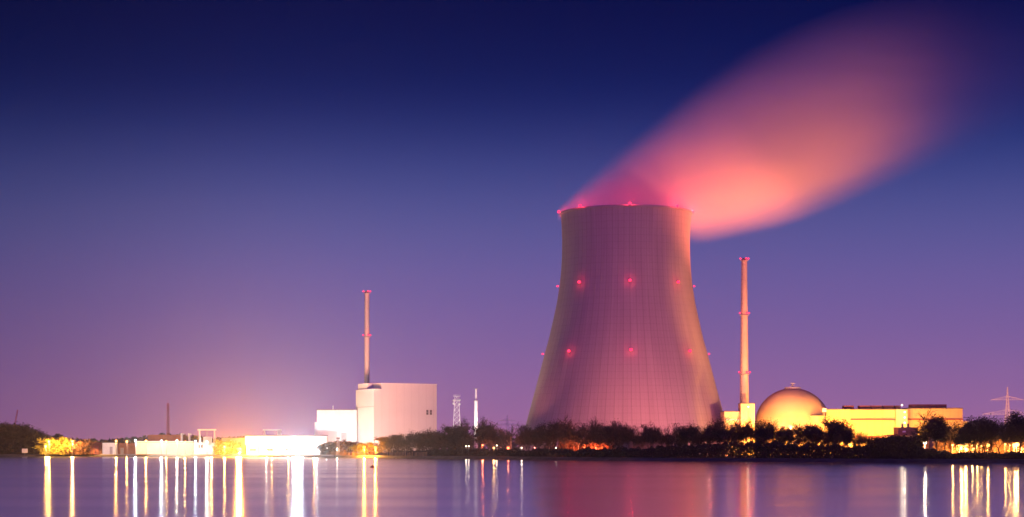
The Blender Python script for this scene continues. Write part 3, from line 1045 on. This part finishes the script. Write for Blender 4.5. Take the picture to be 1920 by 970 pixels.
YARD = [(388, 829, WHITE, 27000, 'pole', 'cream lamp just right of the gantry crane'), (397, 843, AMBER, 54000, 'pole', 'low bright amber lamp under the gantry crane'),
        (421, 838, AMBER, 22500, 'pole', 'amber lamp beside the small yellow tree'), (449, 843, PLANT, 260e3, 'flood', 'brightest floodlight of the plant, yellow, before the pump house'),
        (500, 848, WHITE, 18000, 'pole', 'cream lamp before the left part of the flat hall'), (510, 848, AMBER, 21600, 'pole', 'low amber lamp left of the middle of the flat hall'),
        (541, 846, AMBER, 21600, 'pole', 'amber lamp left of the blue white floodlight'), (549, 847, COOL, 21600, 'pole', 'bluish lamp left of the blue white floodlight'),
        (558, 838, COOL, 70000, 'flood', 'blue white floodlight before the right half of the flat hall'), (567, 847, COOL, 19800, 'pole', 'bluish lamp right of the blue white floodlight'),
        (589, 847, AMBER, 32400, 'pole', 'amber lamp at the right end of the flat hall'), (595, 848, COOL, 9000, 'pole', 'small bluish lamp beside the last amber hall lamp'),
        (613, 841, COOL, 2700, 'pole', 'small white lamp at the left end of the orange trees'), (632, 841, WHITE, 2700, 'pole', 'small cream lamp among the orange trees'),
        (683, 839, PLANT, 90e3, 'pole', 'bright amber lamp, left of two in the orange trees'), (704, 840, PLANT, 90e3, 'pole', 'bright amber lamp, right of two in the orange trees'),
        (708, 848.5, AMBER, 1800, 'pole', 'tiny amber lamp low by the palisade fence')]
for x, y, c, pw, stl, lb in YARD:
    lampo = lamp(x, y, min(shore_d(x) + (11 if 610 < x < 720 else 30), 1420), c, pw, 1.3 if pw > 2e5 else (.7 if pw > 9e3 else .35), lb, stl, 'yard lamps of the left plant', cat='floodlight' if stl == 'flood' else 'lamp', name='floodlight' if stl == 'flood' else 'street_lamp')
    if stl == 'flood':      # the two big floodlights throw most of their light out over the lake
        q = lampo
        sp = point('lamp_beam', q, (0, -3.2, P(x, y, 1400).z - LAND), c, 3.6e6 if x < 500 else 1.5e6, 1.3, 'SPOT')
        sp.data.spot_size = math.radians(125); sp.data.spot_blend = .5
        sp.rotation_euler = (math.radians(90), 0, math.radians(180 - 22))
WOODS = [(803, 848, COOL, 216, .25), (874, 837, WHITE, 540, .35), (879, 837, WHITE, 540, .35), (905, 835, ORANGE, 3240, .55), (926, 840, AMBER, 3240, .55), (931.5, 835.5, WHITE, 432, .35), (953, 840, ORANGE, 7200, .7), (978, 840, WHITE, 900, .35), (1042.5, 840, WHITE, 720, .3)]
for i, (x, y, c, pw, sz) in enumerate(WOODS):
    nm = {COOL: 'faint white', WHITE: 'small cream', ORANGE: 'deep orange', AMBER: 'amber'}[c]
    lamp(x, y, shore_d(x) + 22, c, pw, sz, '%s lamp, %s from left in the dark trees left of the tower' % (nm, ORD[i]), group='lamps in the dark woods')
DOMEL = [(1487, 834, 1175, AMBER, 3e3, .35, 'small lamp low in the trees before the dome, left one'), (1531, 834, 1175, AMBER, 5e3, .4, 'small lamp low in the trees before the round annex'),
         (1590, 832, 1175, AMBER, 12e3, .55, 'amber lamp before the long hall, left of a twin pair'), (1594, 833.5, 1170, AMBER, 12e3, .55, 'amber lamp before the long hall, right of a twin pair'),
         (1611, 832.5, 1175, AMBER, 12e3, .55, 'amber lamp standing alone before the plinth of the long hall'),
         (1401, 801, 1222, WHITE, 8e3, .8, 'bright lamp on the corner of the building left of the dome'),
         (1403, 763, 1226, WHITE, 500, .45, 'small lamp on the square block at the chimney foot')]
for x, y, d, c, pw, sz, lb in DOMEL:
    lamp(x, y, d, c, pw, sz, lb, 'pole', 'lamps of the right plant')
LADDER = [(1691, 760, 1500), (1696, 773, 700), (1696, 783, 700), (1696, 793, 700)]
for i, (x, y, pw) in enumerate(LADDER):
    lamp(x, y, 1256, WHITE, pw, .5, '%s lamp from the top in the column on the yellow hall' % ORD[i], 'wall', 'column of lamps on the yellow hall', name='wall_lamp', gz=P(x, y, 1256).z - 1.0)
RIGHT = [(1726, 828.5, WHITE, 7140, .5), (1734, 830, WHITE, 14280, .7), (1786, 835, AMBER, 5950, .5), (1799, 843, AMBER, 9520, .55), (1802.5, 834, AMBER, 30940, .85), (1810, 833.5, AMBER, 26180, .8),
         (1812, 843, AMBER, 23800, .75), (1823, 828.5, AMBER, 9520, .55), (1824.5, 843, AMBER, 14280, .65), (1832, 833, AMBER, 5950, .4), (1840, 836, AMBER, 5950, .45), (1852, 835, AMBER, 19040, .7),
         (1884.5, 833.5, AMBER, 4760, .45), (1893, 835.5, AMBER, 3570, .35), (1902, 835, AMBER, 23800, .85), (1906.5, 834, AMBER, 23800, .85), (1915, 842, AMBER, 14280, .65), (1921, 842, AMBER, 10710, .6)]
for i, (x, y, c, pw, sz) in enumerate(RIGHT):
    nm = 'cream' if c == WHITE else ('bright amber' if pw > 11e3 else 'small amber')
    lamp(x, y, 955 + (i * 37 % 30), c, pw, sz, '%s lamp, %s from left among the trees below the pylon' % (nm, ORD[i]), group='lamps behind the right-hand trees')
# ground lamps round the cooling tower foot (low, between the trees and the shell)
FOOT = [(1003, 1150, 90e3), (1095, 1062, 60e3), (1118, 1072, 50e3), (1180, 1150, 150e3), (1250, 1160, 170e3), (1330, 1158, 200e3)]
for i, (x, d, pw) in enumerate(FOOT):
    lamp(x, 840 if x != 1250 else 825, d, (1, .24, .19) if d > 1100 else ORANGE, pw, .4, 'orange lamp, %s from left round the foot of the cooling tower' % ORD[i], 'pole', 'lamps round the cooling tower foot')
# added fills that brighten the thicket, then sodium floods washing dome and hall
LOW = [(1795, 845, 952), (1822, 845, 956), (1850, 845, 950), (1890, 845, 952), (1916, 845, 950)]
for i, (x, y, d) in enumerate(LOW):
    fl = lamp(x, y, d, PLANT, 0, .3, 'added fill light, %s from left under the trees below the pylon' % ORD[i], 'wall', 'added fill lights under the right trees', cat='floodlight', name='floodlight')
    sp = point('lamp_light', fl, (0, 1.6, 1.2), PLANT, 60e3, .5, 'SPOT')
    sp.data.spot_size = math.radians(120); sp.data.spot_blend = .6
    sp.rotation_euler = (math.radians(95), 0, 0)
WASH = [(1440, 845, 1212, 200e3), (1478, 845, 1205, 150e3), (1515, 845, 1215, 80e3), (1570, 845, 1222, 110e3), (1625, 843, 1222, 230e3), (1668, 843, 1226, 80e3), (1745, 843, 1222, 130e3), (1392, 843, 1218, 60e3), (1800, 843, 1230, 60e3)]
for i, (x, y, d, pw) in enumerate(WASH):
    fl = lamp(x, y, d, PLANT, 0, .4, 'low sodium floodlight, %s from left before the yellow lit plant' % ORD[i], 'flood', 'floodlights washing the right plant', cat='floodlight', name='floodlight')
    sp = point('lamp_light', fl, (0, .9, 3.5), PLANT, pw, .6, 'SPOT')     # thrown forwards and up the wall
    sp.data.spot_size = math.radians(150 if x > 1500 else 100); sp.data.spot_blend = .7
    sp.rotation_euler = (math.radians(90 + 22), 0, 0)
# fill lights added to brighten the steam, set on invented masts
def spot(x, y, d, tgt, col, power, size, blend, label, kind='SPOT'):
    p = P(x, y, d)
    root = empty('floodlight', (p.x, p.y, LAND), label, 'floodlight', 'added fill lights aimed at the steam')
    h = p.z - LAND
    mb = MB(); lattice(mb, 1.2, .6, 0, h - .6, 8, .12); mb.build('mast', M['grey'], root)
    MB().box((0, 0, h - .6), (2.4, 1.4, 1.2)).build('lamp_housing', M['dark'], root)
    o = point('lamp_light', root, (0, 0, h + 1.0), col, power, 1.5, kind)
    if kind == 'SPOT':
        o.data.spot_size = math.radians(size)
        o.data.spot_blend = blend
    o.rotation_euler = (tgt - Vector((p.x, p.y, h + 1.0 + LAND))).to_track_quat('-Z', 'Y').to_euler()
    return root
top = Vector((TC.x, TC.y, TTOP))
spot(1885, 812, 1345, top + Vector((10, 0, 42)), (1, .17, .11), 11.0e6, 26, .8, 'added fill light behind the pylon trees aimed up at the steam and tower rim')
spot(985, 838, 1440, top + Vector((0, 0, 40)), (1, .10, .22), 2.6e6, 50, .9, 'added fill light behind the left foot of the cooling tower aimed up at the steam')
spot(1465, 812, 1345, top + Vector((95, 0, 65)), (1, .32, .05), 0.8e6, 56, .8, 'added fill light behind the dome aimed up at the steam')
spot(1560, 800, 1330, top + Vector((110, 0, 60)), (1, .17, .03), 2.3e6, 75, .9, 'added fill light behind the long hall aimed up at the steam')

def aim(x, y, d, tx, ty, td, col, power, size, label):  # lights added to brighten chimneys, walls, dome, pylon and tower flanks
    o = spot(x, y, d, P(tx, ty, td), col, power, size, .8, label, 'POINT' if size > 140 else 'SPOT')
    o['group'] = 'added fill lights on low masts aimed at the chimneys and walls'
    return o
aim(634, 822, 1338, 688, 622, 1465, (1, .38, .26), 2.2e6, 30, 'added fill light in the orange trees below the machine hall, aimed at the chimney')
aim(1440, 822, 1305, 1330, 620, 1300, (1, .36, .22), 1.2e5, 100, 'added fill light behind the dome aimed at the right flank of the tower')
aim(738, 817, 1338, 750, 780, 1420, (1, .46, .32), 7.0e5, 110, 'added fill light in the orange trees aimed at the reactor block')
aim(645, 834, 1392, 680, 780, 1425, (1, .85, .72), 0.35e5, 130, 'added fill light in the orange trees aimed at the left face of the reactor block')
aim(1868, 812, 1440, 1889, 760, 1500, (1, .42, .28), 5e5, 90, 'added fill light in the trees aimed at the pylon')
aim(1419, 838, 1216, 1452, 760, 1265, (1, .36, .12), 1.3e5, 110, 'added fill light left of the dome aimed at its left side')
aim(1482, 800, 1150, 1395, 590, 1268, (1, .30, .10), 17e5, 44, 'added fill light before the dome aimed at the taller chimney')
aim(890, 818, 1262, 892, 765, 1280, (1, .85, .75), 8.0e4, 120, 'added fill light aimed at the slim white stack')
aim(1452, 836, 1130, 1290, 620, 1260, (1, .17, .22), 5e5, 80, 'added fill light in the trees before the dome aimed at the cooling tower')
aim(1492, 830, 1135, 1486, 755, 1255, (1, .36, .12), 2.4e6, 60, 'added fill light in the trees before the dome aimed at the dome')
aim(925, 812, 1250, 1050, 620, 1290, (1, .20, .22), 0.5e5, 80, 'added fill light in the dark trees aimed at the left flank of the cooling tower')
# ------------------------------------------------------------------ trees
def tree_mesh(seed, H, kind):
    rng = random.Random(seed)
    tr, cw = MB(), MB()
    tips = []
    def grow(p, d, L, r, lev, maxlev):
        segs = 3 if lev < 2 else 2
        q = p
        for s_ in range(segs):
            d2 = (d + Vector((rng.gauss(0, .13), rng.gauss(0, .13), rng.gauss(0, .08) + (.10 if lev else 0)))).normalized()
            e = q + d2 * (L / segs)
            ra, rb = r * (1 - .5 * s_ / segs), r * (1 - .5 * (s_ + 1) / segs)
            (tr if lev < 3 else cw).bar(q, e, max(ra, .11), max(rb, .09), 5 if lev == 0 else 3)
            q, d = e, d2
            if lev >= 2:
                tips.append((q.copy(), lev))
            if lev < maxlev and (s_ > 0 or lev > 0):
                for k in range(rng.choice((1, 2, 2)) if lev < 2 else rng.choice((1, 2))):
                    sp = {'tall': .5, 'bare': .8, 'half': .85, 'dense': .85, 'bush': .9, 'olive': .85}[kind]
                    dd = (d + Vector((rng.gauss(0, sp), rng.gauss(0, sp), rng.uniform(-.1, .45) if kind in ('dense', 'bush', 'olive') else rng.uniform(.15, .8)))).normalized()
                    grow(q, dd, L * rng.uniform(.55, .78), rb * .62, lev + 1, maxlev)
        tips.append((q.copy(), lev))
    if kind == 'bush':
        for k in range(5):
            a = rng.uniform(0, 6.28)
            grow(Vector((math.cos(a) * .4, math.sin(a) * .4, 0)), Vector((math.cos(a) * .5, math.sin(a) * .5, 1)).normalized(), H * .36, H * .012, 1, 3)
    else:
        grow(Vector((0, 0, 0)), Vector((rng.gauss(0, .04), rng.gauss(0, .04), 1)).normalized(), H * .52, H * .019, 0, 4)
    mx = max(t[0].z for t in tips)
    n_leaf = {'bare': 1800, 'tall': 2600, 'half': 3600, 'dense': 4000, 'olive': 4600, 'bush': 3200}[kind]
    sig = {'bare': .05, 'tall': .045, 'half': .06, 'dense': .065, 'olive': .07, 'bush': .07}[kind] * H
    size = {'bare': .24, 'tall': .30, 'half': .38, 'dense': .42, 'olive': .52, 'bush': .42}[kind]
    good = [t for t in tips if t[0].z > mx * (.25 if kind != 'bush' else .05)]
    for k in range(n_leaf):
        t = rng.choice(good)[0]
        p = t + Vector((rng.gauss(0, sig), rng.gauss(0, sig), rng.gauss(0, sig * .8)))
        if p.z < .3: p.z = .3 + rng.random()
        cw.leaf(p, size, rng)
    if kind in ('olive', 'bush'):        # foliage right down to the ground
        rad = max(math.hypot(t[0].x, t[0].y) for t in tips) * .8
        for k in range(n_leaf // 3):
            a, rr = rng.uniform(0, 6.28), rad * math.sqrt(rng.random())
            cw.leaf(Vector((rr * math.cos(a), rr * math.sin(a), rng.random() * mx * .5)), size, rng)
    if kind in ('dense',):
        for k in range(500):
            a, rr = rng.uniform(0, 6.28), H * .16 * math.sqrt(rng.random())
            cw.leaf(Vector((rr * math.cos(a), rr * math.sin(a), rng.random() * mx * .4)), size, rng)
    allz = max(v[2] for v in cw.v)
    k = H / allz
    for m_ in (tr, cw):
        m_.v = [(v[0] * k, v[1] * k, v[2] * k) for v in m_.v]
    rad = sorted(math.hypot(v[0], v[1]) for v in cw.v)[int(len(cw.v) * .96)]
    leafm = {'bare': 'leaf_brown', 'tall': 'leaf_brown', 'half': 'leaf_brown', 'dense': 'leaf_dark', 'olive': 'leaf', 'bush': 'leaf'}[kind]
    return tr.mesh('trunk', M['bark']), cw.mesh('crown', M[leafm]), rad, H

PROTO = {}
sd = 11
for kind, H in (('bare', 20), ('tall', 20), ('half', 18), ('dense', 18), ('olive', 18), ('bush', 8)):
    PROTO[kind] = [tree_mesh(sd + i * 7, H, kind) for i in range(4)]
    sd += 101

WORD = {'bare': 'bare twiggy tree', 'tall': 'upright thin tree', 'half': 'half leafed tree', 'dense': 'dense dark tree', 'olive': 'broad leafy tree', 'bush': 'low shrub'}
TREES = {
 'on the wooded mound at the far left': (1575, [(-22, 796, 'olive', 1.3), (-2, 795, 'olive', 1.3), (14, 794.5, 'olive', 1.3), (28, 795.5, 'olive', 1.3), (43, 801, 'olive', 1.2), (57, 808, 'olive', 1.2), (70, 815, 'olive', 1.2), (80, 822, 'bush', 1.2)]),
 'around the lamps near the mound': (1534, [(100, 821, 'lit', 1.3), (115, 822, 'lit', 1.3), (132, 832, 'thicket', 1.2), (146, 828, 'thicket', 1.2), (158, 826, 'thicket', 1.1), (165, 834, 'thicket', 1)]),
 'beside the pump house': (1458, [(418, 826, 'lit', 1.0), (433, 828, 'lit', 1.0)]),
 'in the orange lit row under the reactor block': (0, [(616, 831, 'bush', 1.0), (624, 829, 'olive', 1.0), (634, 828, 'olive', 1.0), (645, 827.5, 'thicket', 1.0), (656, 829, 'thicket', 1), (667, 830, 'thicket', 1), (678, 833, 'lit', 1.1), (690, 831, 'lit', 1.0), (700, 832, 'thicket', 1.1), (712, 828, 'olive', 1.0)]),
 'in the dark row left of the lattice mast': (0, [(722, 823, 'olive', 1), (732, 819, 'olive', 1), (743, 818, 'dense', 1), (755, 816, 'olive', 1.1), (767, 816, 'dense', 1), (779, 812, 'olive', 1), (790, 809, 'dense', 1), (802, 809, 'olive', 1), (814, 812, 'dense', 1), (824, 815, 'olive', 1), (834, 797, 'bare', 1.1), (846, 800, 'olive', 1.0)]),
 'between lattice mast and cooling tower': (0, [(860, 800, 'olive', .9), (871, 806, 'dense', 1), (878, 787, 'bare', .8), (889, 812, 'dense', 1.1), (898, 790, 'bare', .8), (906, 800, 'half', 1), (915, 799, 'half', 1), (923, 785, 'half', .75), (934, 792, 'half', .8), (945, 806, 'dense', 1), (957, 798, 'bare', 1), (969, 796, 'bare', 1), (978, 803, 'half', 1), (990, 802, 'half', 1.0)]),
 'before the left foot of the cooling tower': (0, [(1002, 805, 'half', .9), (1012, 808, 'half', .9), (1022, 800, 'dense', .9), (1033, 795, 'dense', .9), (1051, 781, 'bare', .95), (1050, 792, 'half', .8), (1064, 792, 'half', .9), (1077, 797, 'half', .9), (1090, 795, 'dense', .9), (1104, 798, 'bare', .9), (1117, 787, 'tall', .9), (1125, 790, 'tall', .9), (1133, 800, 'half', .9)]),
 'before the right foot of the cooling tower': (0, [(1154, 791, 'dense', 1.0), (1166, 793, 'half', .8), (1188, 797, 'bare', .9), (1206, 812, 'bare', .8), (1220, 796, 'half', 1.0), (1234, 801, 'bare', .9), (1250, 818, 'tall', .8), (1271, 795, 'dense', .9), (1284, 800, 'dense', .8), (1297, 807, 'half', .9), (1310, 810, 'half', .8), (1323, 810, 'bare', .9), (1335, 806, 'half', .9), (1348, 795, 'dense', .8), (1358, 783, 'bare', 1.0), (1366, 793, 'half', .9)]),
 'before the chimney and the dome': (0, [(1380, 784, 'bare', .9), (1392, 786, 'half', .7), (1420, 789, 'half', .9), (1431, 790, 'dense', .7), (1447, 800, 'bare', .8), (1453, 790, 'bare', .8), (1464, 803, 'half', .8), (1477, 805, 'half', .7), (1491, 796, 'bare', .9), (1503, 801, 'half', .7), (1517, 797, 'half', .8), (1531, 798, 'half', .8), (1543, 804, 'bare', .7)]),
 'before the long yellow hall': (0, [(1557, 800, 'half', .8), (1571, 787, 'half', 1.0), (1580, 792, 'dense', .7), (1590, 799, 'half', .7), (1604, 811, 'half', .8), (1622, 815, 'bare', .8), (1640, 820, 'bare', .8), (1652, 822, 'bush', 1), (1668, 820, 'bush', 1), (1684, 821, 'bush', 1), (1698, 819, 'bush', 1), (1710, 816, 'dense', .8)]),
 'below the pylon': (0, [(1727, 770, 'bare', 1.1), (1744, 792, 'half', .9), (1758, 785, 'half', .9), (1771, 786, 'half', .9), (1783, 793, 'bare', 1), (1795, 794, 'half', .9), (1809, 800, 'half', .6), (1824, 783, 'dense', .9), (1836, 786, 'half', .8), (1849, 782, 'dense', .9), (1862, 784, 'half', .9), (1876, 786, 'bare', 1), (1893, 797, 'half', 1), (1911, 776, 'half', 1.1), (1930, 780, 'dense', 1)]),
}
TREES['in the back row behind the lamps below the pylon'] = (992, [(1776 + 12.5 * k, 806 + (k * 7) % 11, 'half', 1.0) for k in range(13)])
TREES['in the back row before dome and yellow hall'] = (0, [(1372 + 17.5 * k, 797 + (k * 7) % 12 + (14 if k > 13 else 0), ('half', 'bare', 'tall')[k % 3], .85) for k in range(19)])
TREES['in the back row before the tower foot'] = (0, [(988 + 19 * k, 800 + (k * 5) % 10, ('tall', 'half', 'bare')[k % 3], .9) for k in range(19)])
TREES['in the thicket behind the lamps below the pylon'] = (990, [(1774 + 11 * k, 827 + (k * 5) % 7, 'thicket', 1.3) for k in range(15)])
TREES['in the thicket at the left tower foot'] = (1086, [(1078 + 11 * k, 824 + (k * 5) % 9, 'thicket', 1.2) for k in range(5)])
rngt = random.Random(77)
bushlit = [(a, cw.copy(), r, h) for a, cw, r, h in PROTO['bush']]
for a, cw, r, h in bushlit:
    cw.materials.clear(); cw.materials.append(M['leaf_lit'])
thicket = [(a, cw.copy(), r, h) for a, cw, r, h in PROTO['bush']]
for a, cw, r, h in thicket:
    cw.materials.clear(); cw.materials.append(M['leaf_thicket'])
for place, (dist, lst) in TREES.items():
    lst = sorted(lst)
    for i, (x, yt, kind, wf) in enumerate(lst):
        d = dist if dist else shore_d(x) + rngt.uniform(24, 46)
        if kind == 'bush' and not dist: d = shore_d(x) + 16
        p = P(x, yt, d)
        hgt = (p.z - LAND) * 1.08 + .6
        lit = kind == 'lit'
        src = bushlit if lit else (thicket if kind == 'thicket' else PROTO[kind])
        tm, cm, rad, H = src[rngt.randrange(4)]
        word = 'yellow lamplit shrub' if lit else ('orange lit twiggy shrub' if kind == 'thicket' else WORD[kind])
        root = empty('shrub' if kind in ('bush', 'lit', 'thicket') else 'tree', (p.x, p.y, LAND - .1), '%s, %s from left %s' % (word, ORD[i], place),
                     'shrub' if kind in ('bush', 'lit', 'thicket') else 'tree', 'trees along the far shore', rz=rngt.uniform(0, 6.28))
        sz = hgt / H
        sxy = sz * wf * {'bare': 1.5, 'tall': 1.1, 'half': 1.25, 'dense': 1.2, 'olive': 1.45, 'bush': 1.15, 'lit': 1.15, 'thicket': 1.15}[kind]
        root.scale = (sxy, sxy, sz)
        for nm, me in (('trunk', tm), ('crown', cm)):
            o = bpy.data.objects.new(nm, me)
            sc.collection.objects.link(o); o.parent = root

# undergrowth along the bank, one tangled mass
mb = MB()
rngu = random.Random(9)
HB = [(600, 1.0), (720, 2.0), (850, 4.5), (1000, 4.0), (1140, 4.6), (1180, 4.6), (1250, 5.6), (1330, 6.6), (1380, 7.6), (1450, 7.2), (1540, 6.6), (1600, 5.6), (1660, 6.6), (1740, 4.6), (1790, 2.6), (1960, 2.8), (2100, 4.0)]
for i in range(70000):
    x = rngu.uniform(700, 2060)
    hb = interp(HB, x) * (1 + .35 * noise.noise(Vector((x * .045, 2, 0))) + .25 * noise.noise(Vector((x * .16, 5, 0))))
    off = rngu.uniform(10, 24)
    p = P(x, HOR, shore_d(x) + off)
    z = LAND - .2 + max(.15, hb) * rngu.random() ** .75
    mb.leaf(Vector((p.x, p.y, z)), .6, rngu)
tag(mb.build('undergrowth', M['leaf_dark']), 'dark tangled undergrowth along the far bank under the trees', 'undergrowth', kind='stuff')

# ------------------------------------------------------------------ haze
def haze():
    m = bpy.data.materials.new('evening_haze')
    m.use_nodes = True
    t = m.node_tree
    t.nodes.clear()
    o = t.nodes.new('ShaderNodeOutputMaterial')
    v = t.nodes.new('ShaderNodeVolumePrincipled')
    v.inputs['Color'].default_value = (.9, .88, .9, 1)
    v.inputs['Density'].default_value = 2.6e-5
    v.inputs['Anisotropy'].default_value = 0.90
    t.links.new(v.outputs[0], o.inputs['Volume'])
    mb = MB()
    mb.box((0, 2550, -1.5), (8200, 5400, 345))
    tag(mb.build('haze', m), 'thin evening haze over lake and plant', kind='stuff')
haze()
